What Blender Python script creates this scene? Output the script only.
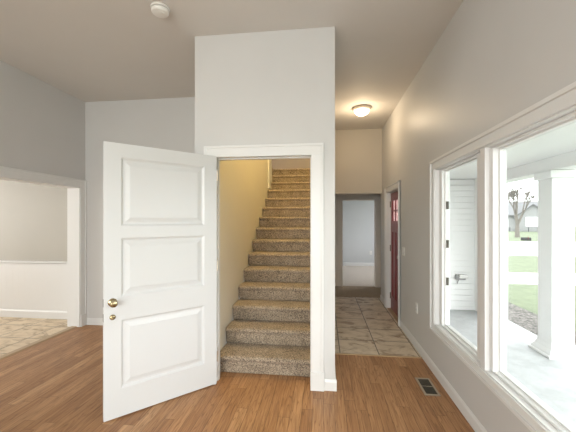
import bpy, bmesh, math, random
from mathutils import Vector, Matrix
random.seed(7)
S = bpy.context.scene
for o in list(bpy.data.objects):
    bpy.data.objects.remove(o)
COL = S.collection
PI = math.pi

# ------------------------------------------------------------------ camera
YAW = math.radians(6.572)
cam_d = bpy.data.cameras.new('camera')
cam = bpy.data.objects.new('camera', cam_d)
COL.objects.link(cam)
cam.location = (0, 0, 1.45)
cam.rotation_euler = (PI / 2, 0, YAW)
cam_d.sensor_width = 36
cam_d.lens = 36 * 309.4 / 576
cam_d.shift_y = 4.74 / 576
cam_d.clip_start = 0.05
cam_d.clip_end = 400
S.camera = cam

# ------------------------------------------------------------------ sky, large lights, exposure
w = bpy.data.worlds.new('overcast_sky')
S.world = w
w.use_nodes = True
bg = w.node_tree.nodes['Background']
bg.inputs[0].default_value = (0.97, 0.985, 1.0, 1)
bg.inputs[1].default_value = 5.0


def area(name, loc, rot, sx, sy, power, col=(1, 1, 1)):
    d = bpy.data.lights.new(name, 'AREA')
    d.shape = 'RECTANGLE'
    d.size, d.size_y, d.energy, d.color = sx, sy, power, col
    o = bpy.data.objects.new(name, d)
    COL.objects.link(o)
    o.location, o.rotation_euler = loc, rot
    return o


# added fill lights outside invented openings of rear wall, dining room and far room
area('rear_fill_light', (-1.3, -3.75, 1.5), (PI / 2, 0, 0), 3.6, 2.2, 192, (1.0, 0.975, 0.945))
area('dining_fill_light', (-7.2, 2.2, 1.6), (PI / 2, 0, -PI / 2), 2.0, 1.6, 84, (1.0, 0.955, 0.88))
area('far_room_fill_light', (3.0, 8.75, 1.45), (PI / 2, 0, PI / 2), 1.7, 1.5, 15, (0.93, 0.97, 1.0))
S.view_settings.view_transform = 'Standard'
S.view_settings.look = 'None'
S.view_settings.gamma = 1
S.view_settings.use_curve_mapping = False
S.view_settings.exposure = 0.0


# ------------------------------------------------------------------ materials
def newmat(name):
    m = bpy.data.materials.new(name)
    m.use_nodes = True
    nt = m.node_tree
    return m, nt, nt.nodes['Principled BSDF']


def nd(nt, t, **kw):
    n = nt.nodes.new(t)
    for k, v in kw.items():
        setattr(n, k, v)
    return n


def mth(nt, op, a, b=None, c=None):
    n = nt.nodes.new('ShaderNodeMath')
    n.operation = op
    for i, x in enumerate((a, b, c)):
        if x is None:
            continue
        if isinstance(x, (int, float)):
            n.inputs[i].default_value = x
        else:
            nt.links.new(x, n.inputs[i])
    return n.outputs[0]


def mixc(nt, f, a, b):
    n = nt.nodes.new('ShaderNodeMix')
    n.data_type = 'RGBA'
    for i, x in ((0, f), (6, a), (7, b)):
        if isinstance(x, (int, float)):
            n.inputs[i].default_value = x
        elif isinstance(x, tuple):
            n.inputs[i].default_value = (*x, 1)
        else:
            nt.links.new(x, n.inputs[i])
    return n.outputs[2]


def ramp(nt, f, stops):
    n = nt.nodes.new('ShaderNodeValToRGB')
    e = n.color_ramp.elements
    while len(e) < len(stops):
        e.new(0.5)
    for i, (p, c) in enumerate(stops):
        e[i].position = p
        e[i].color = (*c, 1) if len(c) == 3 else c
    nt.links.new(f, n.inputs[0])
    return n.outputs[0]


def noise(nt, vec, scale, detail=3, rough=0.55, dist=0.0):
    n = nt.nodes.new('ShaderNodeTexNoise')
    n.inputs['Scale'].default_value = scale
    n.inputs['Detail'].default_value = detail
    n.inputs['Roughness'].default_value = rough
    n.inputs['Distortion'].default_value = dist
    nt.links.new(vec, n.inputs['Vector'])
    return n.outputs[0]


def coords(nt):
    return nt.nodes.new('ShaderNodeTexCoord').outputs['Object']


def comb(nt, x, y, z=0.0):
    n = nt.nodes.new('ShaderNodeCombineXYZ')
    for i, v in enumerate((x, y, z)):
        if isinstance(v, (int, float)):
            n.inputs[i].default_value = v
        else:
            nt.links.new(v, n.inputs[i])
    return n.outputs[0]


def bump(nt, p, height, strength, dist=0.01):
    b = nt.nodes.new('ShaderNodeBump')
    b.inputs['Strength'].default_value = strength
    b.inputs['Distance'].default_value = dist
    nt.links.new(height, b.inputs['Height'])
    nt.links.new(b.outputs[0], p.inputs['Normal'])


def paint(name, col, rough=0.5, var=0.03, bs=0.06, scale=90, spec=0.5):
    m, nt, p = newmat(name)
    v = coords(nt)
    n = noise(nt, v, 2.5, 2)
    a = tuple(c * (1 - var) for c in col)
    b = tuple(min(1, c * (1 + var)) for c in col)
    nt.links.new(mixc(nt, n, a, b), p.inputs['Base Color'])
    p.inputs['Roughness'].default_value = rough
    p.inputs['Specular IOR Level'].default_value = spec
    if bs:
        bump(nt, p, noise(nt, v, scale, 2), bs, 0.004)
    return m


def metal(name, col, rough=0.25):
    m, nt, p = newmat(name)
    v = coords(nt)
    n = noise(nt, v, 30, 2)
    nt.links.new(mixc(nt, n, tuple(c * .92 for c in col), col), p.inputs['Base Color'])
    p.inputs['Metallic'].default_value = 1
    p.inputs['Roughness'].default_value = rough
    return m


def make_wood_floor():
    m, nt, p = newmat('oak_strip_flooring')
    sx = nd(nt, 'ShaderNodeSeparateXYZ')
    nt.links.new(coords(nt), sx.inputs[0])
    x, y = sx.outputs[0], sx.outputs[1]
    W, L = 0.083, 1.05
    u = mth(nt, 'DIVIDE', x, W)
    iu = mth(nt, 'FLOOR', u)
    wn = nd(nt, 'ShaderNodeTexWhiteNoise', noise_dimensions='1D')
    nt.links.new(iu, wn.inputs['W'])
    vv = mth(nt, 'ADD', mth(nt, 'DIVIDE', y, L), mth(nt, 'MULTIPLY', wn.outputs[0], 9.7))
    iv = mth(nt, 'FLOOR', vv)
    w2 = nd(nt, 'ShaderNodeTexWhiteNoise', noise_dimensions='2D')
    nt.links.new(comb(nt, iu, iv), w2.inputs['Vector'])
    rnd = w2.outputs[0]
    base = ramp(nt, rnd, [(0.0, (0.38, 0.194, 0.088)), (0.4, (0.445, 0.237, 0.110)), (0.8, (0.51, 0.283, 0.137)), (1.0, (0.60, 0.355, 0.182))])
    off = mth(nt, 'MULTIPLY', rnd, 37.0)
    gv = comb(nt, mth(nt, 'MULTIPLY', x, 42.0), mth(nt, 'ADD', mth(nt, 'MULTIPLY', y, 2.4), off), off)
    g = noise(nt, gv, 1.6, 5, 0.6, 0.5)
    gf = ramp(nt, g, [(0.34, (0, 0, 0)), (0.62, (1, 1, 1))])
    cv = comb(nt, mth(nt, 'MULTIPLY', x, 16.0), mth(nt, 'ADD', mth(nt, 'MULTIPLY', y, 0.8), off), off)
    cn = noise(nt, cv, 1.2, 2, 0.5, 0.2)
    rings = mth(nt, 'ABSOLUTE', mth(nt, 'SUBTRACT', mth(nt, 'FRACT', mth(nt, 'MULTIPLY', cn, 13.0)), 0.5))
    rf = ramp(nt, rings, [(0.0, (1, 1, 1)), (0.16, (0, 0, 0))])
    c1 = mixc(nt, gf, mixc(nt, 0.46, base, (0.13, 0.05, 0.02)), base)
    c2 = mixc(nt, mth(nt, 'MULTIPLY', rf, 0.50), c1, (0.11, 0.045, 0.018))
    fu = mth(nt, 'FRACT', u)
    eu = mth(nt, 'MINIMUM', fu, mth(nt, 'SUBTRACT', 1.0, fu))
    fv = mth(nt, 'FRACT', vv)
    ev = mth(nt, 'MULTIPLY', mth(nt, 'MINIMUM', fv, mth(nt, 'SUBTRACT', 1.0, fv)), L / W)
    ed = mth(nt, 'LESS_THAN', mth(nt, 'MINIMUM', eu, ev), 0.026)
    c3 = mixc(nt, mth(nt, 'MULTIPLY', ed, 0.45), c2, (0.06, 0.028, 0.012))
    nt.links.new(c3, p.inputs['Base Color'])
    p.inputs['Roughness'].default_value = 0.44
    p.inputs['Specular IOR Level'].default_value = 0.35
    bump(nt, p, mth(nt, 'SUBTRACT', mth(nt, 'MULTIPLY', g, 0.3), ed), 0.12, 0.002)
    return m


def make_tile(name, x0, y0, T, light, mid, dark, grout):
    m, nt, p = newmat(name)
    oc = coords(nt)
    sx = nd(nt, 'ShaderNodeSeparateXYZ')
    nt.links.new(oc, sx.inputs[0])
    u = mth(nt, 'DIVIDE', mth(nt, 'SUBTRACT', sx.outputs[0], x0), T)
    v = mth(nt, 'DIVIDE', mth(nt, 'SUBTRACT', sx.outputs[1], y0), T)
    iu, iv = mth(nt, 'FLOOR', u), mth(nt, 'FLOOR', v)
    wn = nd(nt, 'ShaderNodeTexWhiteNoise', noise_dimensions='2D')
    nt.links.new(comb(nt, iu, iv), wn.inputs['Vector'])
    r = wn.outputs[0]
    sv = comb(nt, sx.outputs[0], mth(nt, 'MULTIPLY', sx.outputs[1], 1.6), mth(nt, 'MULTIPLY', r, 50.0))
    n1 = noise(nt, sv, 5.0, 6, 0.65, 0.9)
    c = ramp(nt, n1, [(0.37, dark), (0.47, mid), (0.57, light), (0.8, tuple(min(1, k * 1.08) for k in light))])
    c = mixc(nt, mth(nt, 'MULTIPLY', r, 0.35), c, mid)
    fu, fv = mth(nt, 'FRACT', u), mth(nt, 'FRACT', v)
    e = mth(nt, 'MINIMUM', mth(nt, 'MINIMUM', fu, mth(nt, 'SUBTRACT', 1.0, fu)), mth(nt, 'MINIMUM', fv, mth(nt, 'SUBTRACT', 1.0, fv)))
    g = mth(nt, 'LESS_THAN', e, 0.012)
    nt.links.new(mixc(nt, g, c, grout), p.inputs['Base Color'])
    p.inputs['Roughness'].default_value = 0.42
    bump(nt, p, mth(nt, 'SUBTRACT', mth(nt, 'MULTIPLY', n1, 0.4), g), 0.25, 0.004)
    return m


def make_carpet(name, a, b, scale=170, rough=0.95):
    m, nt, p = newmat(name)
    v = coords(nt)
    n = noise(nt, v, scale, 3, 0.75)
    n2 = noise(nt, v, 9, 3, 0.6)
    k = mth(nt, 'ADD', mth(nt, 'MULTIPLY', n, 0.85), mth(nt, 'MULTIPLY', n2, 0.15))
    nt.links.new(ramp(nt, k, [(0.38, b), (0.60, a)]), p.inputs['Base Color'])
    p.inputs['Roughness'].default_value = rough
    p.inputs['Specular IOR Level'].default_value = 0.1
    p.inputs['Sheen Weight'].default_value = 0.15
    bump(nt, p, n, 0.7, 0.008)
    return m


def make_glass():
    m = bpy.data.materials.new('window_glass')
    m.use_nodes = True
    nt = m.node_tree
    nt.nodes.clear()
    out = nd(nt, 'ShaderNodeOutputMaterial')
    mix = nd(nt, 'ShaderNodeMixShader')
    tr = nd(nt, 'ShaderNodeBsdfTransparent')
    tr.inputs[0].default_value = (0.97, 0.99, 0.98, 1)
    gl = nd(nt, 'ShaderNodeBsdfGlossy')
    gl.inputs['Roughness'].default_value = 0.02
    mix.inputs[0].default_value = 0.035
    nt.links.new(tr.outputs[0], mix.inputs[1])
    nt.links.new(gl.outputs[0], mix.inputs[2])
    nt.links.new(mix.outputs[0], out.inputs[0])
    return m


def emit(name, col, strength):
    m, nt, p = newmat(name)
    v = coords(nt)
    n = noise(nt, v, 14, 3)
    nt.links.new(mixc(nt, n, tuple(c * .8 for c in col), col), p.inputs['Emission Color'])
    p.inputs['Base Color'].default_value = (*col, 1)
    p.inputs['Emission Strength'].default_value = strength
    return m


def speckle(name, a, b, scale, rough=0.9, detail=4, bs=0.4):
    m, nt, p = newmat(name)
    v = coords(nt)
    n = noise(nt, v, scale, detail, 0.7)
    nt.links.new(ramp(nt, n, [(0.38, b), (0.62, a)]), p.inputs['Base Color'])
    p.inputs['Roughness'].default_value = rough
    bump(nt, p, n, bs, 0.02)
    return m


M = {}
M['wall'] = paint('grey_wall_paint', (0.602, 0.597, 0.590), 0.42, spec=0.45)
M['wall_hall'] = paint('lamp_warmed_wall_paint', (0.53, 0.485, 0.41), 0.5)  # grey wall paint with the hall lamp's warm tone put into its colour
M['wall_lobby'] = paint('taupe_lobby_wall_paint', (0.76, 0.70, 0.63), 0.5)
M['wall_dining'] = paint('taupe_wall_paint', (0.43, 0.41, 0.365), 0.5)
M['wall_blue'] = paint('blue_grey_wall_paint', (0.58, 0.595, 0.605), 0.5)
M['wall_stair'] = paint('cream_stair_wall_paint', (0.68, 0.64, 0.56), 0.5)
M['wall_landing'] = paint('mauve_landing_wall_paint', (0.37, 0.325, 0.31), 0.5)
M['ceiling'] = paint('ceiling_paint', (0.66, 0.635, 0.60), 0.7, bs=0.12, scale=60)
M['trim'] = paint('white_trim_paint', (0.74, 0.74, 0.735), 0.32, 0.01, 0.0)
M['door'] = paint('white_door_paint', (0.67, 0.68, 0.69), 0.30, 0.01, 0.03, 140)
M['wood'] = make_wood_floor()
M['tile_hall'] = make_tile('travertine_hall_tile', 0.596, 3.405, 0.418, (0.69, 0.585, 0.455), (0.58, 0.475, 0.35), (0.27, 0.175, 0.10), (0.12, 0.095, 0.07))
M['tile_dining'] = make_tile('travertine_dining_tile', -3.62, 3.0, 0.418, (0.72, 0.59, 0.42), (0.61, 0.48, 0.32), (0.36, 0.26, 0.15), (0.20, 0.15, 0.10))
M['carpet_stair'] = make_carpet('speckled_stair_carpet', (0.53, 0.43, 0.325), (0.07, 0.051, 0.037), 105)
M['carpet_shaded'] = make_carpet('shaded_lobby_carpet', (0.42, 0.32, 0.22), (0.26, 0.19, 0.125), 90)  # carpet colour darkened to hold the lobby's shade
M['carpet_grey'] = make_carpet('pale_grey_carpet', (0.68, 0.60, 0.52), (0.52, 0.455, 0.395), 90)
M['oak'] = paint('oak_strip', (0.42, 0.29, 0.17), 0.4, 0.2, 0.05, 60)
M['brass'] = metal('polished_brass', (0.46, 0.38, 0.23), 0.24)
M['steel'] = metal('dark_steel', (0.22, 0.20, 0.18), 0.4)
M['nickel'] = metal('brushed_nickel', (0.62, 0.55, 0.47), 0.35)
M['lamp_metal'] = paint('satin_beige_metal', (0.66, 0.58, 0.49), 0.35, 0.02, 0.0)
M['red'] = paint('red_door_paint', (0.21, 0.020, 0.024), 0.3, 0.06, 0.0)
M['plastic'] = paint('white_plastic', (0.80, 0.79, 0.76), 0.4, 0.01, 0.0)
M['dark'] = paint('dark_slot', (0.03, 0.03, 0.03), 0.7, 0.0, 0.0)
M['vent'] = paint('tan_vent_enamel', (0.36, 0.30, 0.22), 0.35, 0.05, 0.0)
M['vent_dark'] = paint('dark_vent_metal', (0.07, 0.06, 0.045), 0.5, 0.05, 0.0)  # dark metal of the floor vent louvers and window clips
M['glass'] = make_glass()
M['lamp'] = emit('lit_lamp_glass', (1.0, 0.80, 0.54), 5.0)
M['siding'] = paint('white_vinyl_siding', (0.92, 0.92, 0.91), 0.5, 0.02, 0.0)
M['porch'] = speckle('painted_porch_floor', (0.50, 0.512, 0.515), (0.42, 0.43, 0.433), 6, 0.6, 5, 0.25)
M['lawn'] = speckle('spring_lawn', (0.145, 0.17, 0.10), (0.11, 0.133, 0.08), 3.0)
M['concrete'] = speckle('pale_concrete', (0.62, 0.61, 0.59), (0.55, 0.54, 0.52), 4)
M['asphalt'] = speckle('pale_asphalt', (0.45, 0.45, 0.45), (0.40, 0.40, 0.40), 5)
M['mulch'] = speckle('bark_mulch', (0.21, 0.19, 0.175), (0.016, 0.014, 0.012), 17)
M['bark'] = speckle('grey_bark', (0.22, 0.20, 0.18), (0.14, 0.125, 0.11), 14)
M['house'] = paint('pale_house_siding', (0.27, 0.27, 0.27), 0.6)
M['roof'] = speckle('grey_shingles', (0.18, 0.18, 0.185), (0.15, 0.15, 0.155), 6)
M['pane'] = paint('dark_house_window', (0.05, 0.055, 0.06), 0.2, 0.0, 0.0)
M['grey'] = paint('grey_fixture', (0.30, 0.30, 0.29), 0.5, 0.05, 0.0)
M['white_out'] = paint('white_exterior_paint', (0.92, 0.925, 0.92), 0.45, 0.01, 0.0)


def frosted():
    m, nt, p = newmat('frosted_door_light')
    out = nt.nodes['Material Output']
    n = noise(nt, coords(nt), 40, 2)
    tl = nd(nt, 'ShaderNodeBsdfTranslucent')
    nt.links.new(mixc(nt, n, (0.90, 0.66, 0.66), (0.95, 0.74, 0.74)), tl.inputs[0])  # pink of the red glow is put into the pane colour
    tp = nd(nt, 'ShaderNodeBsdfTransparent')
    tp.inputs[0].default_value = (0.95, 0.8, 0.8, 1)
    mx = nd(nt, 'ShaderNodeMixShader')
    mx.inputs[0].default_value = 0.4
    nt.links.new(tl.outputs[0], mx.inputs[1])
    nt.links.new(tp.outputs[0], mx.inputs[2])
    nt.links.new(mx.outputs[0], out.inputs[0])
    return m


M['frost'] = frosted()


# ------------------------------------------------------------------ mesh helpers
class MB:
    def __init__(self):
        self.bm = bmesh.new()

    def box(self, x0, x1, y0, y1, z0, z1, mx=None):
        vs = [Vector((x, y, z)) for x in (x0, x1) for y in (y0, y1) for z in (z0, z1)]
        if mx is not None:
            vs = [mx @ v for v in vs]
        v = [self.bm.verts.new(k) for k in vs]
        for f in ((0, 1, 3, 2), (4, 6, 7, 5), (0, 4, 5, 1), (2, 3, 7, 6), (0, 2, 6, 4), (1, 5, 7, 3)):
            self.bm.faces.new([v[i] for i in f])
        return self

    def prism(self, pts, vec):
        """planar polygon pts (3-D) extruded along vec"""
        vec = Vector(vec)
        a = [self.bm.verts.new(Vector(p)) for p in pts]
        b = [self.bm.verts.new(Vector(p) + vec) for p in pts]
        n = len(a)
        self.bm.faces.new(a)
        self.bm.faces.new(b[::-1])
        for i in range(n):
            j = (i + 1) % n
            self.bm.faces.new((a[i], b[i], b[j], a[j]))
        return self

    def frustum(self, lo, hi):
        """two matching 4-point loops joined"""
        a = [self.bm.verts.new(Vector(p)) for p in lo]
        b = [self.bm.verts.new(Vector(p)) for p in hi]
        self.bm.faces.new(a)
        self.bm.faces.new(b[::-1])
        for i in range(4):
            j = (i + 1) % 4
            self.bm.faces.new((a[i], b[i], b[j], a[j]))
        return self

    def lathe(self, prof, centre=(0, 0, 0), axis='Z', n=32):
        """prof: (radius, height) pairs"""
        R = {'Z': Matrix.Identity(3), 'X': Matrix.Rotation(PI / 2, 3, 'Y'), 'Y': Matrix.Rotation(-PI / 2, 3, 'X')}[axis]
        c = Vector(centre)
        rings = []
        for r, h in prof:
            if r < 1e-6:
                rings.append([self.bm.verts.new(R @ Vector((0, 0, h)) + c)])
            else:
                rings.append([self.bm.verts.new(R @ Vector((r * math.cos(2 * PI * i / n), r * math.sin(2 * PI * i / n), h)) + c) for i in range(n)])
        for A, B in zip(rings, rings[1:]):
            for i in range(n):
                j = (i + 1) % n
                if len(A) == 1 and len(B) == 1:
                    continue
                if len(A) == 1:
                    self.bm.faces.new((A[0], B[i], B[j]))
                elif len(B) == 1:
                    self.bm.faces.new((A[i], A[j], B[0]))
                else:
                    self.bm.faces.new((A[i], A[j], B[j], B[i]))
        return self

    def tube(self, p, q, r0, r1, n=6):
        p, q = Vector(p), Vector(q)
        d = (q - p).normalized()
        a = d.orthogonal().normalized()
        b = d.cross(a)
        A = [self.bm.verts.new(p + (a * math.cos(t) + b * math.sin(t)) * r0) for t in [2 * PI * i / n for i in range(n)]]
        B = [self.bm.verts.new(q + (a * math.cos(t) + b * math.sin(t)) * r1) for t in [2 * PI * i / n for i in range(n)]]
        for i in range(n):
            j = (i + 1) % n
            self.bm.faces.new((A[i], A[j], B[j], B[i]))
        self.bm.faces.new(A[::-1])
        self.bm.faces.new(B)
        return self

    def build(self, name, mat, parent=None, bev=0.0, smooth=False, seg=2):
        bmesh.ops.recalc_face_normals(self.bm, faces=self.bm.faces)
        me = bpy.data.meshes.new(name)
        self.bm.to_mesh(me)
        self.bm.free()
        me.materials.append(M[mat])
        o = bpy.data.objects.new(name, me)
        COL.objects.link(o)
        if parent is not None:
            o.parent = parent
        if bev:
            b = o.modifiers.new('bevel', 'BEVEL')
            b.width, b.segments, b.limit_method, b.angle_limit = bev, seg, 'ANGLE', math.radians(35)
        if smooth:
            for f in me.polygons:
                f.use_smooth = True
            if hasattr(me, 'set_sharp_from_angle'):
                me.set_sharp_from_angle(angle=math.radians(40))
        return o


def tag(o, label, cat, kind=None, group=None):
    o['label'], o['category'] = label, cat
    if kind:
        o['kind'] = kind
    if group:
        o['group'] = group
    return o


def empty(name, loc, rz=0.0, label=None, cat=None, kind=None, group=None):
    o = bpy.data.objects.new(name, None)
    COL.objects.link(o)
    o.location = loc
    o.rotation_euler = (0, 0, rz)
    o.empty_display_size = 0.1
    return tag(o, label, cat, kind, group)


def st(name, mb, mat, label, cat, bev=0.0):
    return tag(mb.build(name, mat, None, bev), label, cat, 'structure')


# ------------------------------------------------------------------ key dimensions
H = 3.108            # living room ceiling
XR, XRO = 1.045, 1.145  # right wall, inner and outer face
XL, XLO = -3.312, -3.474
YB = 3.975            # back-left wall
YC = 2.670            # face of the stair enclosure
BX0, BX1 = -1.152, 0.096
YE = 5.731            # hall header
Y2 = 6.90            # lobby wall
YF = 10.1            # far room wall
YR = -3.4            # rear wall behind the camera
ZP = -0.12           # porch floor

# ------------------------------------------------------------------ floors
st('floor', MB().box(XLO + 0.10, XR, YR, 3.40, -0.08, 0).box(XLO + 0.10, BX0 + .05, 3.40, YB, -0.08, 0), 'wood', 'brown oak strip wood floor of the living room', 'floor')
st('floor_hall', MB().box(BX1 - .05, XRO - .02, 3.42, 5.97, -0.08, 0.003), 'tile_hall', 'beige square stone tile floor of the entrance hall', 'floor')
st('floor_dining', MB().box(-6.9, XLO + 0.08, -0.5, 4.16, -0.08, 0.003), 'tile_dining', 'tan tile floor of the dining room beyond the left opening', 'floor')
st('floor_lobby', MB().box(BX1, 1.9, 5.975, Y2 + .06, -0.08, 0.006), 'carpet_shaded', 'brown carpet floor of the lobby behind the tiles, darkened for its shade', 'floor')
st('floor_far_room', MB().box(.10, 2.70, Y2 + .065, YF, -0.08, 0.006), 'carpet_grey', 'pale grey carpet floor of the far room', 'floor')
tag(MB().prism([(BX1 - .03, 3.398, 0), (BX1 - .03, 3.404, .006), (BX1 - .03, 3.422, .006), (BX1 - .03, 3.428, 0)], (XR - BX1 + .03, 0, 0)).build('trim_threshold', 'oak'), 'narrow oak strip between hall tiles and wood floor', 'threshold strip', 'structure')
tag(MB().prism([(XLO + .05, 2.1, 0.003), (XLO + .06, 2.1, .012), (XLO + .125, 2.1, .012), (XLO + .14, 2.1, 0)], (0, 1.775, 0)).build('trim_threshold_dining', 'oak'), 'oak strip along the edge of the dining room tiles', 'threshold strip', 'structure')

# ------------------------------------------------------------------ walls
# right wall with the window opening and the entrance door opening
WY0, WY1, WZ0, WZ1 = -0.60, 3.04, 0.476, 1.93     # window rough opening
FD0, FD1, FDZ = 4.465, 5.290, 1.92                   # entrance door opening
rw = MB()
rw.box(XR, XRO, YR, WY0, -.1, H + .1)
rw.box(XR, XRO, WY0, WY1, -.1, WZ0)
rw.box(XR, XRO, WY0, WY1, WZ1, H + .1)
rw.box(XR, XRO, WY1, FD0, -.1, H + .1)
rw.box(XR, XRO, FD0, FD1, FDZ, H + .1)
rw.box(XR, XRO, FD1, YE + .12, -.1, H + .1)
rw.box(XR, XRO, FD0, FD1, -.1, -0.004)
st('wall_right', rw, 'wall', 'long grey wall holding the wide window and the entrance door', 'wall')
# left wall with the wide dining room opening
LO0, LO1, LOZ = 2.1, 3.875, 1.912
st('wall_left', MB().box(XLO, XL, YR, LO0, -.1, H + .1).box(XLO, XL, LO0, LO1, LOZ, H + .1).box(XLO, XL, LO1, YB + .1, -.1, H + .1), 'wall', 'shaded grey wall above and around the dining room opening', 'wall')
st('wall_back', MB().box(XL, BX0, YB, YB + .1, -.1, H + .1), 'wall', 'grey wall partly hidden behind the open white door', 'wall')
# rear wall behind the camera, with a broad opening added for fill light
RW0, RW1, RZ0, RZ1 = -3.1, 0.5, 0.35, 2.6
st('wall_rear', MB().box(XLO, RW0, YR - .12, YR, -.1, H + .1).box(RW1, XRO, YR - .12, YR, -.1, H + .1).box(RW0, RW1, YR - .12, YR, -.1, RZ0).box(RW0, RW1, YR - .12, YR, RZ1, H + .1), 'wall', 'grey wall behind the viewer', 'wall')
# stair enclosure
OX0, OX1, OZ = -0.956, -0.106, 2.013
SX0, SX1 = -1.02, 0.0
st('wall_stair_front', MB().box(BX0, OX0 - .02, YC, YC + .11, -.1, H + .1).box(OX1 + .02, BX1, YC, YC + .11, -.1, H + .1).box(OX0 - .02, OX1 + .02, YC, YC + .11, OZ + .02, H + .1), 'wall', 'pale grey wall around the stair doorway', 'wall')
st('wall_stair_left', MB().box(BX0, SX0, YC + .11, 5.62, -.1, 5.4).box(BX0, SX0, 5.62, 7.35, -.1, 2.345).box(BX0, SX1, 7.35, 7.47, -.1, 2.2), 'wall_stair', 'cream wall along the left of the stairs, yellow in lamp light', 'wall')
st('wall_stair_right', MB().box(SX1, BX1, YC + .11, 8.0, -.1, 5.4), 'wall_stair', 'wall between the stairs and the entrance hall', 'wall')
st('wall_landing', MB().box(-3.0, SX1, 7.35, 7.47, 2.2, 5.4), 'wall_landing', 'mauve grey wall at the top of the stairs', 'wall')
st('wall_stair_upper', MB().box(-3.1, SX1 + .1, 2.75, 2.85, H + .1, 5.4).box(-3.1, -3.0, 2.75, 7.47, H + .1, 5.4).box(-3.1, -3.0, 5.62, 7.47, 2.4, H + .1).box(-3.0, BX0, 5.52, 5.62, 2.55, 5.4), 'wall_stair', 'unseen upper walls around the stairwell', 'wall')
st('floor_landing', MB().box(-3.0, SX1, 6.32, 7.35, 2.35, 2.52).box(-3.0, SX0 - .01, 5.62, 6.32, 2.35, 2.52), 'carpet_stair', 'carpeted landing at the top of the stairs', 'floor')
st('ceiling_stair', MB().box(-3.1, BX1, 2.75, 7.47, 5.4, 5.5), 'ceiling', 'ceiling high above the stairs', 'ceiling')
# hall header, lobby, far room
st('wall_hall_header', MB().box(BX1, XR, YE, YE + .12, 1.943, H + .1), 'wall_hall', 'grey wall tinted beige for lamp light above the opening at the end of the hall', 'wall')
st('wall_lobby_side', MB().box(XRO + .0, 1.9, YE, YE + .12, -.1, 2.9).box(1.8, 1.9, YE + .12, Y2, -.1, 2.9), 'wall', 'grey side wall of the lobby', 'wall')
D2X0, D2X1, D2Z = 0.40, 1.13, 1.917
st('wall_lobby', MB().box(BX1, D2X0, Y2, Y2 + .12, -.1, 2.9).box(D2X1, 1.9, Y2, Y2 + .12, -.1, 2.9).box(D2X0, D2X1, Y2, Y2 + .12, D2Z, 2.9), 'wall_lobby', 'taupe grey wall around the doorway to the far room', 'wall')
st('ceiling_lobby', MB().box(BX1, 1.9, YE + .12, Y2 + .12, 2.5, 2.6), 'ceiling', 'lowered ceiling of the lobby behind the hall', 'ceiling')
st('wall_far', MB().box(.0, 2.84, YF, YF + .1, -.1, 2.7), 'wall_blue', 'blue grey wall at the end of the far room', 'wall')
st('wall_far_left', MB().box(0.0, .10, Y2 + .12, YF, -.1, 2.7).box(0.0, BX1, Y2, Y2 + .12, -.1, 2.9), 'wall_blue', 'blue grey left side wall of the far room', 'wall')
st('wall_far_right', MB().box(2.66, 2.84, Y2, 7.9, -.1, 2.7).box(2.66, 2.84, 9.6, YF, -.1, 2.7).box(2.66, 2.84, 7.9, 9.6, -.1, .7).box(2.66, 2.84, 7.9, 9.6, 2.2, 2.7).box(1.9, 2.66, Y2, Y2 + .1, -.1, 2.7), 'wall_blue', 'blue grey right side wall of the far room with an opening added for light', 'wall')
st('ceiling_far', MB().box(0.0, 2.84, Y2 + .12, YF + .1, 2.6, 2.7), 'ceiling', 'ceiling of the far room', 'ceiling')
# dining room
YD = 4.16
st('wall_dining_back', MB().box(-7.0, XLO, YD, YD + .1, -.1, 2.7), 'wall_dining', 'taupe dining room wall above the white wainscot', 'wall')
st('wall_dining_side', MB().box(-7.0, -6.9, -.5, 1.2, -.1, 2.7).box(-7.0, -6.9, 3.2, YD, -.1, 2.7).box(-7.0, -6.9, 1.2, 3.2, -.1, .8).box(-7.0, -6.9, 1.2, 3.2, 2.4, 2.7).box(-7.0, XLO, -.6, -.5, -.1, 2.7), 'wall_dining', 'unseen taupe side walls of the dining room', 'wall')
st('ceiling_dining', MB().box(-7.0, XLO, -.6, YD + .1, 2.6, 2.7), 'ceiling', 'ceiling of the dining room', 'ceiling')
# living room and hall ceiling
st('ceiling', MB().box(XLO, XRO, YR - .12, YC + .11, H, H + .1).box(XLO, BX0, YC + .11, YB + .1, H, H + .1).box(BX1, XRO, YC + .11, YE + .12, H, H + .1), 'ceiling', 'flat off-white ceiling of the living room and hall', 'ceiling')

# ------------------------------------------------------------------ trim
# stair doorway casing with plinth blocks
tr = MB()
for x0, x1, back in ((OX0 - .105, OX0, OX0 - .105), (OX1, OX1 + .106, OX1 + .084)):
    tr.box(x0, x1, YC - .015, YC, 0.15, OZ + .10)
    tr.box(back, back + .022, YC - .024, YC - .013, 0.15, OZ + .10)
    tr.box(x0 - .006, x1 + .006, YC - .028, YC, 0, 0.155)
tr.box(OX0 - .105, OX1 + .106, YC - .016, YC, OZ, OZ + .10)
tr.box(OX0 - .105, OX1 + .106, YC - .0245, YC - .013, OZ + .078, OZ + .10)
tr.box(OX0 - .02, OX0, YC - .012, YC + .12, 0, OZ + .02).box(OX1, OX1 + .02, YC - .012, YC + .12, 0, OZ + .02).box(OX0, OX1, YC - .012, YC + .12, OZ, OZ + .02)
tr.box(OX0, OX0 + .01, YC + .045, YC + .085, 0, OZ).box(OX1 - .01, OX1, YC + .045, YC + .085, 0, OZ).box(OX0, OX1, YC + .045, YC + .085, OZ - .01, OZ)
st('trim_1', tr, 'trim', 'white casing and jambs around the stair doorway', 'door casing', 0.003)
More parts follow.
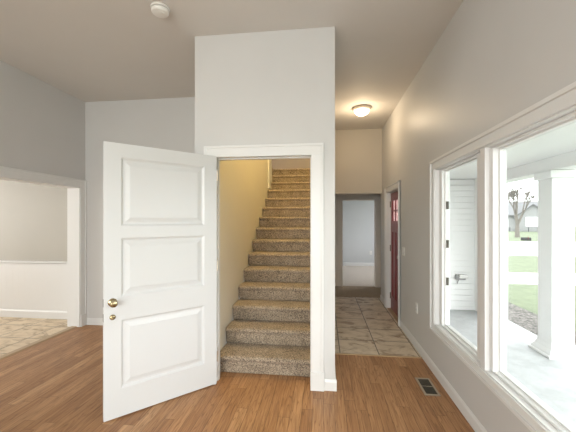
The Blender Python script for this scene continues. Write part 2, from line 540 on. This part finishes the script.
# dining opening casing
tr = MB()
tr.box(XL, XL + .016, LO0 - .1, LO0, 0, LOZ + .10).box(XL, XL + .016, LO1, LO1 + .098, 0.0, LOZ + .10).box(XL, XL + .016, LO0, LO1, LOZ, LOZ + .10)
tr.box(XL, XL + .026, LO1 + .076, LO1 + .098, 0.15, LOZ + .10).box(XL, XL + .026, LO0 - .1, LO1 + .098, LOZ + .078, LOZ + .10)
tr.box(XL, XL + .03, LO1 - .004, LO1 + .099, 0, .155)
tr.box(XLO - .012, XL + .010, LO1 - .016, LO1, 0, LOZ).box(XLO - .012, XL + .010, LO0, LO0 + .016, 0, LOZ).box(XLO - .012, XL + .010, LO0, LO1, LOZ - .016, LOZ)
st('trim_2', tr, 'trim', 'white casing around the wide dining room opening', 'door casing', 0.003)
# entrance door casing
tr = MB()
tr.box(XR - .016, XR, FD0 - .085, FD0, 0, FDZ + .085).box(XR - .016, XR, FD1, FD1 + .085, 0, FDZ + .085).box(XR - .016, XR, FD0, FD1, FDZ, FDZ + .085)
tr.box(XR - .026, XR, FD0 - .085, FD0 - .065, 0, FDZ + .085).box(XR - .026, XR, FD1 + .065, FD1 + .085, 0, FDZ + .085).box(XR - .026, XR, FD0 - .085, FD1 + .085, FDZ + .065, FDZ + .085)
tr.box(XR - .008, XRO + .01, FD0, FD0 + .018, 0, FDZ).box(XR - .008, XRO + .01, FD1 - .018, FD1, 0, FDZ).box(XR - .008, XRO + .01, FD0, FD1, FDZ - .018, FDZ)
st('trim_3', tr, 'trim', 'white casing around the red entrance door', 'door casing', 0.003)
# lobby doorway casing
tr = MB()
tr.box(D2X0 - .07, D2X0, Y2 - .015, Y2, 0, D2Z + .07).box(D2X1, D2X1 + .07, Y2 - .015, Y2, 0, D2Z + .07).box(D2X0, D2X1, Y2 - .015, Y2, D2Z, D2Z + .07)
tr.box(D2X0, D2X0 + .016, Y2 - .01, Y2 + .13, 0, D2Z).box(D2X1 - .016, D2X1, Y2 - .01, Y2 + .13, 0, D2Z).box(D2X0, D2X1, Y2 - .01, Y2 + .13, D2Z - .016, D2Z)
st('trim_4', tr, 'wall_lobby', 'plain grey casing around the far room doorway', 'door casing', 0.003)
# white board closing the end of the stair wall
st('trim_5', MB().box(BX0 - .004, SX0 + .025, 5.62, 5.90, 2.05, 4.70), 'trim', 'white end board of the stair wall at the top of the stairs', 'trim', 0.003)


def board(pts, name, label, t=0.012, h=0.095):
    """baseboard along a run of straight pieces: (x0,y0,x1,y1,nx,ny)"""
    mb = MB()
    for x0, y0, x1, y1, nx, ny in pts:
        prof = [(0, 0), (t, 0), (t, h - .022), (t * .45, h - .004), (0, h)]
        poly = [(x0 + nx * a, y0 + ny * a, z) for a, z in prof]
        mb.prism(poly, (x1 - x0, y1 - y0, 0))
    return st(name, mb, 'trim', label, 'baseboard')


board([(XR, YR, XR, FD0 - .087, -1, 0), (XR, FD1 + .087, XR, YE + .12, -1, 0)], 'baseboard_right', 'white baseboard along the window wall')
board([(XL + .031, YB, BX0, YB, 0, -1)], 'baseboard_back', 'white baseboard behind the open white door')
board([(XL, YR, XL, LO0 - .102, 1, 0)], 'baseboard_left', 'white baseboard left of the dining room opening')
board([(OX1 + .113, YC, BX1 + .014, YC, 0, -1), (BX1, YC - .0, BX1, YE, 1, 0)], 'baseboard_stair', 'short white baseboard at the corner of the stair wall')
board([(BX0 - .014, YC, OX0 - .112, YC, 0, -1)], 'baseboard_stair_left', 'white baseboard on the stair wall behind the open door')
board([(.10, YF, 2.66, YF, 0, -1)], 'baseboard_far', 'white baseboard at the end of the far room', h=.11)
board([(-6.9, YD - .012, XLO, YD - .012, 0, -1)], 'baseboard_dining', 'white baseboard under the dining room wainscot', h=.12)
wn = MB().box(-6.9, XLO, YD - .012, YD, 0, .815)
for i in range(32):
    wn.box(-6.85 + i * .1, -6.845 + i * .1, YD - .0124, YD, .13, .83)
wn.box(-6.9, XLO, YD - .020, YD, .80, .815)
wn.prism([(-6.9, YD, .815), (-6.9, YD - .035, .823), (-6.9, YD - .035, .838), (-6.9, YD - .02, .848), (-6.9, YD, .848)], (6.9 + XLO, 0, 0))
st('trim_wainscot', wn, 'trim', 'white wainscot with chair rail on the dining room wall', 'wainscot')

# ------------------------------------------------------------------ the wide window
GX = 1.165
win = empty('window_1', (0, 0, 0), 0, 'wide white framed window with panes looking onto the porch', 'window', 'structure')
cs = MB()
CW = 0.092


def ring(mb, y0, y1, z0, z1, wd, x0, x1):
    """rectangular frame in a plane of constant x"""
    mb.box(x0, x1, y0, y0 + wd, z0, z1).box(x0, x1, y1 - wd, y1, z0, z1).box(x0, x1, y0 + wd, y1 - wd, z0, z0 + wd).box(x0, x1, y0 + wd, y1 - wd, z1 - wd, z1)


def ring2(mb, y0, y1, z0, z1, ws, wb, wt, x0, x1):
    mb.box(x0, x1, y0, y0 + ws, z0, z1).box(x0, x1, y1 - ws, y1, z0, z1).box(x0, x1, y0 + ws, y1 - ws, z0, z0 + wb).box(x0, x1, y0 + ws, y1 - ws, z1 - wt, z1)


CS, CB, CT = 0.10, 0.068, 0.088      # casing widths: sides, bottom, top
ring2(cs, WY0 - CS, WY1 + CS, WZ0 - CB, WZ1 + CT, CS, CB, CT, XR - .016, XR)
ring2(cs, WY0 - CS, WY1 + CS, WZ0 - CB, WZ1 + CT, .026, .020, .024, XR - .028, XR - .014)
ring2(cs, WY0 - .022, WY1 + .022, WZ0 - .016, WZ1 + .016, .022, .016, .016, XR - .021, XR - .014)
cs.build('window_casing', 'trim', win, 0.003)
GX = 1.117
jb = MB()
ring2(jb, WY0, WY1, WZ0, WZ1, .012, .008, .008, XR - .010, XRO + .006)
ring2(jb, WY0 + .012, WY1 - .012, WZ0 + .008, WZ1 - .008, .060, .016, .016, GX - .045, GX + .016)
jb.build('window_frame', 'trim', win, 0.003)
mu = MB()
for d_, a in ((1, 2.132), (-1, 0.31)):
    q = lambda u, v: sorted((a + d_ * u, a + d_ * v))
    mu.box(XR - .010, GX + .03, *q(0, .065), WZ0 + .006, WZ1 - .006)
    mu.box(XR + .008, GX + .02, *q(.065, .142), WZ0 + .02, WZ1 - .02)
    mu.box(GX - .055, GX + .02, *q(-.042, .0), WZ0 + .02, WZ1 - .02)
mu.build('mullion', 'trim', win, 0.002)
units = [(2.274, 2.968), (0.352, 2.09), (-0.528, 0.168)]   # glazed units along y
for i, (a, b) in enumerate(units):
    sm = MB()
    ring(sm, a, b, WZ0 + .022, WZ1 - .022, .012, GX - .02, GX + .02)
    sash = sm.build('sash', 'trim', win, 0.002)
    MB().box(GX - .003, GX + .003, a + .010, b - .010, WZ0 + .032, WZ1 - .032).build('pane', 'glass', sash)
    if i == 0:
        for z in (0.90, 1.24, 1.59):
            MB().box(GX - .012, GX + .008, b - .026, b - .011, z - .035, z + .035).build('sash_clip', 'vent_dark', sash, 0.003)
# unseen rear window, added to let in the fill light
rwin = empty('added_window', (0, 0, 0), 0, 'broad unseen window added behind the viewer for fill light', 'window', 'structure')
fr = MB()
for a, b in ((RW0, RW0 + .06), (-1.33, -1.27), (RW1 - .06, RW1)):
    fr.box(a, b, YR - .1, YR + .012, RZ0, RZ1)
fr.box(RW0, RW1, YR - .1, YR + .012, RZ0, RZ0 + .06).box(RW0, RW1, YR - .1, YR + .012, RZ1 - .06, RZ1)
fr.build('window_frame', 'trim', rwin, 0.003)
MB().box(RW0 + .05, RW1 - .05, YR - .06, YR - .054, RZ0 + .05, RZ1 - .05).build('pane', 'glass', rwin)

# ------------------------------------------------------------------ the open white door
HX, HY = -0.942, 2.650
DW, DT, DZ0, DZ1 = 0.866, 0.035, 0.010, 2.020
ang = math.atan2(-0.600, -0.614)
door = empty('door_1', (HX, HY, 0), ang, 'open white panel door with brass knob in front of the stairs', 'door', 'structure')
# local axes: x along the width from the hinge; +y is away from the viewer's side or towards it
# visible face normal in world = (0.72,-0.69): local direction
vis = Matrix.Rotation(-ang, 3, 'Z') @ Vector((0.721, -0.693, 0))
sg = 1 if vis.y > 0 else -1      # local y sign of the visible face
yf = 0.0                         # visible face at y = 0
yb = -sg * DT
Y0, Y1 = min(yf, yb), max(yf, yb)
stl = 0.112
P = [(1.411, 1.918), (0.889, 1.323), (0.215, 0.720)]
sl = MB()
sl.box(0, stl, Y0, Y1, DZ0, DZ1).box(DW - stl, DW, Y0, Y1, DZ0, DZ1)
zs = [DZ0, P[2][0], P[2][1], P[1][0], P[1][1], P[0][0], P[0][1], DZ1]
for i in range(0, 8, 2):
    sl.box(stl, DW - stl, Y0, Y1, zs[i], zs[i + 1])
sl.build('door_slab', 'door', door, 0.0)
for z0, z1 in P:
    mb = MB()
    a, b = stl - .001, DW - stl + .001
    ym = (Y0 + Y1) / 2
    mb.box(a, b, ym - .005, ym + .005, z0, z1)
    for s_ in (1, -1):
        f0, f1 = ym + s_ * .005, ym + s_ * (DT / 2 - .003)
        i0, i1 = .030, .062
        mb.frustum([(a + i0, f0, z0 + i0), (b - i0, f0, z0 + i0), (b - i0, f0, z1 - i0), (a + i0, f0, z1 - i0)],
                   [(a + i1, f1, z0 + i1), (b - i1, f1, z0 + i1), (b - i1, f1, z1 - i1), (a + i1, f1, z1 - i1)])
        # sticking: sloped moulding from the frame down into the recess
        e0 = ym + s_ * (DT / 2)
        o = 0.016
        for (p0, p1, q0, q1) in (((a, z0), (b, z0), (b - o, z0 + o), (a + o, z0 + o)), ((b, z0), (b, z1), (b - o, z1 - o), (b - o, z0 + o)),
                                 ((b, z1), (a, z1), (a + o, z1 - o), (b - o, z1 - o)), ((a, z1), (a, z0), (a + o, z0 + o), (a + o, z1 - o))):
            vs = [mb.bm.verts.new((p0[0], e0, p0[1])), mb.bm.verts.new((p1[0], e0, p1[1])), mb.bm.verts.new((q0[0], f0, q0[1])), mb.bm.verts.new((q1[0], f0, q1[1]))]
            mb.bm.faces.new(vs)
    mb.build('door_panel', 'door', door)
KX = DW - 0.056


def yface(d):
    return yf + sg * d


for side in (1, -1):
    base = 0.0 if side == 1 else -sg * DT
    dr = sg * side
    prof = [(0.0, 0), (0.033, 0), (0.033, .004), (0.026, .010), (0.013, .014), (0.011, .030), (0.020, .036), (0.0275, .046), (0.028, .056), (0.022, .066), (0.010, .070), (0, .070)]
    MB().lathe([(r * .92, dr * hgt) for r, hgt in prof], (KX, base, 0.857), 'Y', 28).build('door_knob', 'brass', door, 0, True)
    prof = [(0.0, 0), (0.020, 0), (0.020, .004), (0.016, .009), (0.009, .011), (0.009, .018), (0.0, .019)]
    db = MB().lathe([(r, dr * hgt) for r, hgt in prof], (KX, base, 0.750), 'Y', 24).build('deadbolt', 'brass', door, 0, True)
    MB().box(KX - .004, KX + .004, *sorted((base + dr * .012, base + dr * .026)), .738, .762).build('thumb_turn', 'brass', db, 0.002)
for z in (0.857, 0.750):
    MB().box(DW - .001, DW + .0015, Y0 + .006, Y1 - .006, z - .028, z + .028).build('latch_plate', 'steel', door, 0.001)
for z in (0.25, 1.05, 1.85):
    MB().lathe([(0, -.045), (.0065, -.045), (.0065, .045), (0, .045)], (-.006, yface(.004), z), 'Z', 12).build('hinge', 'nickel', door, 0, True)

# ------------------------------------------------------------------ the red entrance door
rd = empty('door_2', (XR, 0, 0), 0, 'red entrance door with small glazed lights at the end of the hall', 'door', 'structure')
a, b = FD0 + .02, FD1 - .02
XD0, XD1 = .055, .095
sl = MB()
rows = [(1.445, 1.60), (1.622, 1.775)]
zt, zb_, = 1.898, .012
cols = []
n = 3
stw = .115
cw = (b - a - 2 * stw - 2 * .028) / 3
for i in range(3):
    c0 = a + stw + i * (cw + .028)
    cols.append((c0, c0 + cw))
sl.box(XD0, XD1, a, a + stw, zb_, zt).box(XD0, XD1, b - stw, b, zb_, zt)
sl.box(XD0, XD1, a + stw, b - stw, rows[1][1], zt).box(XD0, XD1, a + stw, b - stw, 1.27, rows[0][0]).box(XD0, XD1, a + stw, b - stw, zb_, .23)
sl.box(XD0 + .006, XD1 - .006, a + stw, b - stw, rows[0][1], rows[1][0])
for i in range(2):
    sl.box(XD0 + .006, XD1 - .006, cols[i][1], cols[i + 1][0], rows[0][0], rows[1][1])
for i in range(2):
    sl.box(XD0, XD1, cols[i][1] - .03, cols[i + 1][0] + .03, .23, 1.27)
sl.build('door_slab', 'red', rd, 0.003)
for c0, c1 in cols:
    MB().box(XD0 + .012, XD1 - .012, c0 - .002, c1 + .002, .228, 1.272).build('door_panel', 'red', rd)
for r0, r1 in rows:
    for c0, c1 in cols:
        MB().box(XD0 + .017, XD0 + .023, c0 - .003, c1 + .003, r0 - .003, r1 + .003).build('pane', 'frost', rd)
MB().box(XD0 - .014, XD0 + .004, a + .10, b - .10, 1.37, 1.40).build('ledge', 'red', rd, 0.003)
for z in (0.22, 1.00, 1.72):
    MB().box(XD0 - .014, XD0 + .001, b - .012, b + .004, z - .05, z + .05).build('hinge', 'steel', rd, 0.002)
MB().lathe([(0, 0), (.03, 0), (.03, -.006), (.012, -.012), (.012, -.03), (.027, -.045), (.024, -.06), (0, -.064)], (XD0, a + .065, .93), 'X', 24).build('door_knob', 'nickel', rd, 0, True)
tag(MB().box(XR + .001, XRO + .04, FD0 + .019, FD1 - .019, -.003, .011).build('door_sill', 'oak'), 'oak sill under the red entrance door', 'door sill', 'structure')

# ------------------------------------------------------------------ carpeted stairs
RISE, RUN, YS = 0.168, 0.244, 2.89
stair = empty('staircase', ((SX0 + SX1) / 2, YS, 0), 0, 'straight staircase in speckled brown carpet seen through the white doorway', 'staircase')
sxa, sxb = SX0 - (SX0 + SX1) / 2 + .004, SX1 - (SX0 + SX1) / 2 - .004
for k in range(1, 16):
    y0 = (k - 1) * RUN
    zt_, zl = k * RISE, (k - 1) * RISE
    if k == 1:
        y0 = -.04
    y1 = (k - 1) * RUN + RUN + .055 if k < 15 else y0 + .03
    prof = [(y0 + .022, zl), (y0 + .012, zl + .05), (y0 + .004, zt_ - .050), (y0 - .008, zt_ - .040)]
    for j in range(7):
        t = PI + (-PI / 2) * j / 6
        prof.append((y0 + .016 + .030 * math.cos(t), zt_ - .028 + .028 * math.sin(t)))
    prof += [(y1, zt_), (y1, zl)]
    s_ = MB().prism([(sxa, y, z) for y, z in prof], (sxb - sxa, 0, 0)).build('step', 'carpet_stair', stair, 0.008, True, 2)

# ------------------------------------------------------------------ hall ceiling lamp
lamp = empty('ceiling_light', (0.556, 4.64, H), 0, 'round flush dome lamp glowing on the hall ceiling', 'ceiling light')
MB().lathe([(0, 0), (.128, 0), (.135, -.012), (.135, -.030), (.126, -.040), (.115, -.042), (.11, -.03), (0, -.03)], (0, 0, 0), 'Z', 40).build('lamp_rim', 'lamp_metal', lamp, 0, True)
prof = [(.112, -.036)] + [(.110 * math.cos(t), -.040 - .075 * math.sin(t)) for t in [PI / 2 * i / 8 for i in range(1, 8)]] + [(0, -.115)]
MB().lathe(prof, (0, 0, 0), 'Z', 40).build('lamp_glass', 'lamp', lamp, 0, True)
MB().lathe([(0, -.113), (.009, -.115), (.010, -.122), (.005, -.129), (0, -.131)], (0, 0, 0), 'Z', 16).build('finial', 'nickel', lamp, 0, True)
ld = bpy.data.lights.new('hall_lamp_light', 'POINT')
ld.energy, ld.color, ld.shadow_soft_size = 10, (1.0, 0.78, 0.52), 0.09
lo = bpy.data.objects.new('hall_lamp_light', ld)
COL.objects.link(lo)
lo.location = (0.556, 4.64, H - .22)
# warm lamp on the upper landing
ld = bpy.data.lights.new('landing_lamp_light', 'POINT')
ld.energy, ld.color, ld.shadow_soft_size = 105, (1.0, 0.75, 0.32), 0.12
lo = bpy.data.objects.new('landing_lamp_light', ld)
COL.objects.link(lo)
lo.location = (-0.40, 4.1, 3.9)

ld = bpy.data.lights.new('landing_wall_fill', 'POINT')  # added fill light to brighten the landing wall
ld.energy, ld.color, ld.shadow_soft_size = 45, (1.0, 0.92, 0.85), 0.15
lo = bpy.data.objects.new('landing_wall_fill', ld)
COL.objects.link(lo)
lo.location = (-1.9, 6.3, 4.8)

# ------------------------------------------------------------------ smoke detector
sd = empty('smoke_detector', (-1.265, 2.28, H), 0, 'small round white smoke detector on the living room ceiling', 'smoke detector')
MB().lathe([(0, 0), (.068, 0), (.070, -.006), (.068, -.014), (0, -.014)], (0, 0, 0), 'Z', 40).build('base', 'plastic', sd, 0, True)
MB().lathe([(0, -.013), (.056, -.013), (.058, -.019), (.056, -.021), (0, -.021)], (0, 0, 0), 'Z', 40).build('vent_ring', 'grey', sd, 0, True)
MB().lathe([(0, -.020), (.064, -.020), (.066, -.030), (.058, -.044), (.030, -.050), (0, -.051)], (0, 0, 0), 'Z', 40).build('cover', 'plastic', sd, 0, True)
MB().lathe([(0, -.045), (.013, -.045), (.013, -.053), (0, -.054)], (.025, -.01, 0), 'Z', 20).build('test_button', 'plastic', sd, 0, True)

# ------------------------------------------------------------------ switch, outlets, floor vent
sw = empty('light_switch', (XR, 4.21, 1.047), 0, 'white double light switch beside the red entrance door', 'light switch')
MB().box(-.007, 0, -.058, .058, -.058, .058).build('plate', 'plastic', sw, 0.003)
for dy in (-.024, .024):
    MB().box(-.010, -.005, dy - .016, dy + .016, -.034, .034).build('rocker', 'trim', sw, 0.002)


def outlet(loc, rz, label):
    e = empty('wall_outlet', loc, rz, label, 'outlet')
    MB().box(-.006, 0, -.036, .036, -.058, .058).build('plate', 'plastic', e, 0.003)
    for dz in (-.022, .022):
        s_ = MB().box(-.009, -.004, -.017, .017, dz - .015, dz + .015).build('socket', 'trim', e, 0.002)
        q = MB()
        for dy in (-.007, .007):
            q.box(-.0095, -.006, dy - .0012, dy + .0012, dz - .006, dz + .006)
        q.build('slot', 'dark', s_)
    return e


outlet((XR, 3.634, 0.466), 0, 'white wall outlet low on the grey wall before the window')
outlet((1.494, YF, 0.431), -PI / 2 + PI, 'white wall outlet on the blue grey far room wall')
fv = empty('floor_vent', (0.899, 2.825, 0), 0, 'metal floor register set in the wood floor under the window', 'floor vent')
f = MB()
f.box(-.064, .064, -.145, -.125, 0, .006).box(-.064, .064, .125, .145, 0, .006).box(-.064, -.046, -.125, .125, 0, .006).box(.046, .064, -.125, .125, 0, .006).box(-.046, .046, -.004, .004, 0, .0055)
f.build('frame', 'vent', fv, 0.002)
MB().box(-.047, .047, -.126, .126, 0.0005, .0012).build('duct', 'dark', fv)
q = MB()
for i in range(22):
    y = -.119 + i * .0113
    if abs(y) > .006:
        q.box(-.046, .046, y - .0022, y + .0022, .001, .0048)
q.build('louvers', 'vent_dark', fv)

# ------------------------------------------------------------------ outside: porch
st('porch_floor', MB().box(XRO + .021, 2.90, -4.0, 5.82, ZP - .18, ZP), 'porch', 'pale grey painted porch floor outside the window', 'porch floor')
st('porch_ceiling', MB().box(XRO, 3.05, 0.9, 5.85, 2.185, 2.30), 'white_out', 'white porch ceiling outside the window', 'porch ceiling')
st('porch_beam', MB().box(2.61, 2.85, 0.9, 5.23, 2.033, 2.185), 'white_out', 'white beam over the porch column', 'beam', .004)


def siding(name, p0, p1, z0, z1, nrm, label):
    """lap siding from p0 to p1 (x,y), facing nrm"""
    mb = MB()
    p0, p1, nv = Vector((*p0, 0)), Vector((*p1, 0)), Vector((*nrm, 0))
    prof = [(-.10, z0)]
    z = z0
    while z < z1 - 1e-4:
        e = min(z1, z + .102)
        prof += [(-.012, z), (-.012, z + .011), (0.018, z + .011), (0.002, e)]
        z = e
    prof.append((-.10, z1))
    mb.prism([p0 + nv * a + Vector((0, 0, zz)) for a, zz in prof], p1 - p0)
    return st(name, mb, 'siding', label, 'siding wall')


siding('wall_porch', (XRO, 5.79), (2.645, 5.79), ZP + .05, 2.185, (0, -1), 'white lap siding wall at the end of the porch')
siding('wall_porch_return', (2.645, 5.24), (2.79, 5.24), ZP, 2.185, (0, -1), 'narrow white lap siding wall beside the porch edge')
st('wall_porch_base', MB().box(XRO, 2.645, 5.765, 5.80, ZP, ZP + .06).box(2.635, 2.66, 5.26, 5.79, ZP, 2.185).box(2.66, 2.84, 5.34, 6.89, ZP - .5, 3.3), 'siding', 'white base board and side of the porch end wall', 'siding wall')
tag(MB().box(2.785, 2.868, 5.205, 5.35, ZP, 2.185).build('trim_corner_board', 'white_out', None, .003), 'white vertical corner board at the porch edge', 'corner board', 'structure')
st('wall_house_outside', MB().box(XRO, 1.27, 5.40, 5.77, ZP, 2.185), 'siding', 'white outer house wall beside the entrance', 'siding wall')
# column
CX, CY = 2.73, 4.005
pc = empty('porch_column', (CX, CY, ZP), 0, 'square white porch column with flared base outside the window', 'column')
MB().box(-.12, .12, -.12, .12, .10, 2.06).build('shaft', 'white_out', pc, .006)
b_ = MB()
lv = [(.172, .024), (.166, .05), (.140, .085), (.125, .13), (.120, .17)]
for (h0, z0), (h1, z1) in zip(lv, lv[1:]):
    b_.frustum([(-h0, -h0, z0), (h0, -h0, z0), (h0, h0, z0), (-h0, h0, z0)], [(-h1, -h1, z1), (h1, -h1, z1), (h1, h1, z1), (-h1, h1, z1)])
b_.build('base', 'white_out', pc)
MB().box(-.19, .19, -.19, .19, 0, .026).build('plinth', 'white_out', pc, .004)
MB().box(-.15, .15, -.15, .15, 2.06, 2.152).build('capital', 'white_out', pc, .01)
# fixture on the siding
fx = empty('utility_box', (2.385, 5.774, 0.46), 0, 'small grey utility fixture on the porch siding wall', 'utility box')
MB().box(-.085, .085, -.055, 0, -.045, .045).build('body', 'grey', fx, .012)
MB().box(-.035, .10, -.085, -.05, -.015, .05).build('cover', 'plastic', fx, .01)
MB().tube((-.03, -.03, -.04), (-.05, -.02, -.12), .008, .008, 8).build('cable', 'grey', fx)

# ------------------------------------------------------------------ outside: ground
ZG = -0.58
st('lawn', MB().box(2.85, 120, 6.5, 10.67, ZG - .3, ZG).box(2.905, 120, -40, 6.5, ZG - .3, ZG).box(1.2, 120, 12.92, 19.4, ZG - .3, ZG).box(1.2, 160, 33.0, 140, ZG - .3, ZG).box(-60, 1.2, 11.2, 19.4, ZG - .3, ZG).box(-60, 1.2, 33, 140, ZG - .3, ZG).box(-60, 1.2, -40, -8, ZG - .3, ZG), 'lawn', 'pale green front lawn beyond the porch', 'lawn')
st('path', MB().box(1.2, 120, 10.68, 12.91, ZG - .3, ZG + .02), 'concrete', 'pale concrete driveway crossing the lawn', 'driveway')
st('street', MB().box(-60, 120, 19.41, 32.99, ZG - .3, ZG - .02), 'asphalt', 'pale street beyond the lawn', 'street')
bed = MB()
bed.prism([(2.91, 2.2, ZG), (2.91, 2.4, ZG + .30), (4.0, 2.4, ZG + .26), (4.5, 2.2, ZG)], (0, 5.0, 0))
bedo = bed.build('mulch', 'mulch')
tag(bedo, 'brown bark mulch bed along the porch edge', 'mulch', 'stuff')


def grow(mb, p, d, length, r, depth, spread=0.5, twig=None, mn=0.003):
    q = p + d * length
    r1 = r * .72
    mb.tube(p, q, max(r, mn), max(r1, mn), 5)
    if depth == 0:
        return
    for i in range(random.choice((2, 3))):
        nd_ = (d + Vector((random.uniform(-1, 1), random.uniform(-1, 1), random.uniform(-.2, .7))) * spread).normalized()
        grow(twig or mb, q, nd_, length * random.uniform(.68, .85), r1 * .8, depth - 1, spread, twig, mn)


def polar(px, d):
    """ground point straight ahead of viewing column px at distance d (metres from the camera)"""
    r = (px - 288) / 309.4 * d
    c, s = math.cos(YAW), math.sin(YAW)
    return r * c - d * s, r * s + d * c


def tree(px, d, h, r, label, z0=ZG):
    x, y = polar(px, d)
    e = empty('bare_tree', (x, y, z0), 0, label, 'tree', None, 'bare trees beyond the lawn')
    tk, br = MB(), MB()
    grow(tk, Vector((0, 0, -.1)), Vector((.02, .02, 1)).normalized(), h * .17, r, 6, .42, br, .028)
    tk.build('trunk', 'bark', e)
    br.build('branches', 'bark', e)


tree(517, 38, 9.5, .30, 'bare tree with a thick trunk beside the house across the street')
tree(533, 85, 12, .4, 'distant bare tree behind the house across the street')
sh = empty('bare_shrub', (3.75, 8.0, ZG), 0, 'leafless twiggy shrub in the mulch bed at the porch edge', 'shrub')
tw = MB()
for i in range(9):
    grow(tw, Vector((random.uniform(-.1, .1), random.uniform(-.1, .1), 0)), Vector((random.uniform(-.5, .5), random.uniform(-.5, .5), 1)).normalized(), .22, .006, 3, .5)
tw.build('twigs', 'bark', sh)
MB().lathe([(0, 0), (.06, 0), (.03, .05), (0, .06)], (0, 0, 0), 'Z', 10).build('root_crown', 'bark', sh, 0, True)
# mailbox at the kerb
mx_, my_ = polar(526, 19.5)
mbx = empty('mailbox', (mx_, my_, ZG), math.radians(-30), 'dark mailbox on a thin post near the street', 'mailbox')
MB().box(-.04, .04, -.04, .04, -.1, .78).build('post', 'concrete', mbx)
MB().prism([(-.26, -.10, .78), (-.26, .10, .78), (-.26, .10, .92), (-.26, .06, .98), (-.26, -.06, .98), (-.26, -.10, .92)], (.52, 0, 0)).build('box', 'dark', mbx)
MB().box(.10, .12, -.12, -.10, .88, 1.05).build('flag', 'red', mbx)
# house across the street
hx, hy = polar(531, 58)
hs = empty('house', (hx, hy, ZG - .2), math.radians(-22), 'pale gabled house with front porch across the street', 'house')
MB().box(-5.5, 5.5, 0, 8, 0, 3.2).prism([(-2.2, -.6, 3.2), (2.6, -.6, 3.2), (0.2, -.6, 5.2)], (0, 1.6, 0)).box(-2.2, 2.6, -.6, .1, 0, 3.2).build('wall', 'house', hs)
rf = MB()
rf.prism([(-5.9, -.5, 3.15), (-5.9, 4, 5.9), (-5.9, 8.5, 3.15), (-5.9, 8.5, 3.35), (-5.9, 4, 6.1), (-5.9, -.5, 3.35)], (11.8, 0, 0))
for s_ in (1, -1):
    rf.prism([(.2, -.9, 5.4), (.2, -.9, 5.15), (.2 + s_ * 2.9, -.9, 2.75), (.2 + s_ * 2.9, -.9, 3.0)], (0, 3.6, 0))
rf.build('roof', 'roof', hs)
wf = MB().box(-.9, 1.3, -.66, -.6, 1.2, 2.9).build('window', 'white_out', hs)
MB().box(-.75, 1.15, -.68, -.65, 1.35, 2.75).build('pane', 'white_out', wf)
for x in (-4.2, 3.9):
    wf = MB().box(x - .7, x + .7, -.06, 0, 1.0, 2.5).build('window', 'white_out', hs)
    MB().box(x - .58, x + .58, -.08, -.05, 1.12, 2.38).build('pane', 'pane', wf)
for i in range(8):
    x = -4.9 + i * 1.4
    MB().box(x - .06, x + .06, -2.0, -1.88, 0, 1.0).build('railing_post', 'pane', hs)
MB().box(-5, 5, -1.98, -1.90, .92, 1.0).build('railing', 'house', hs)
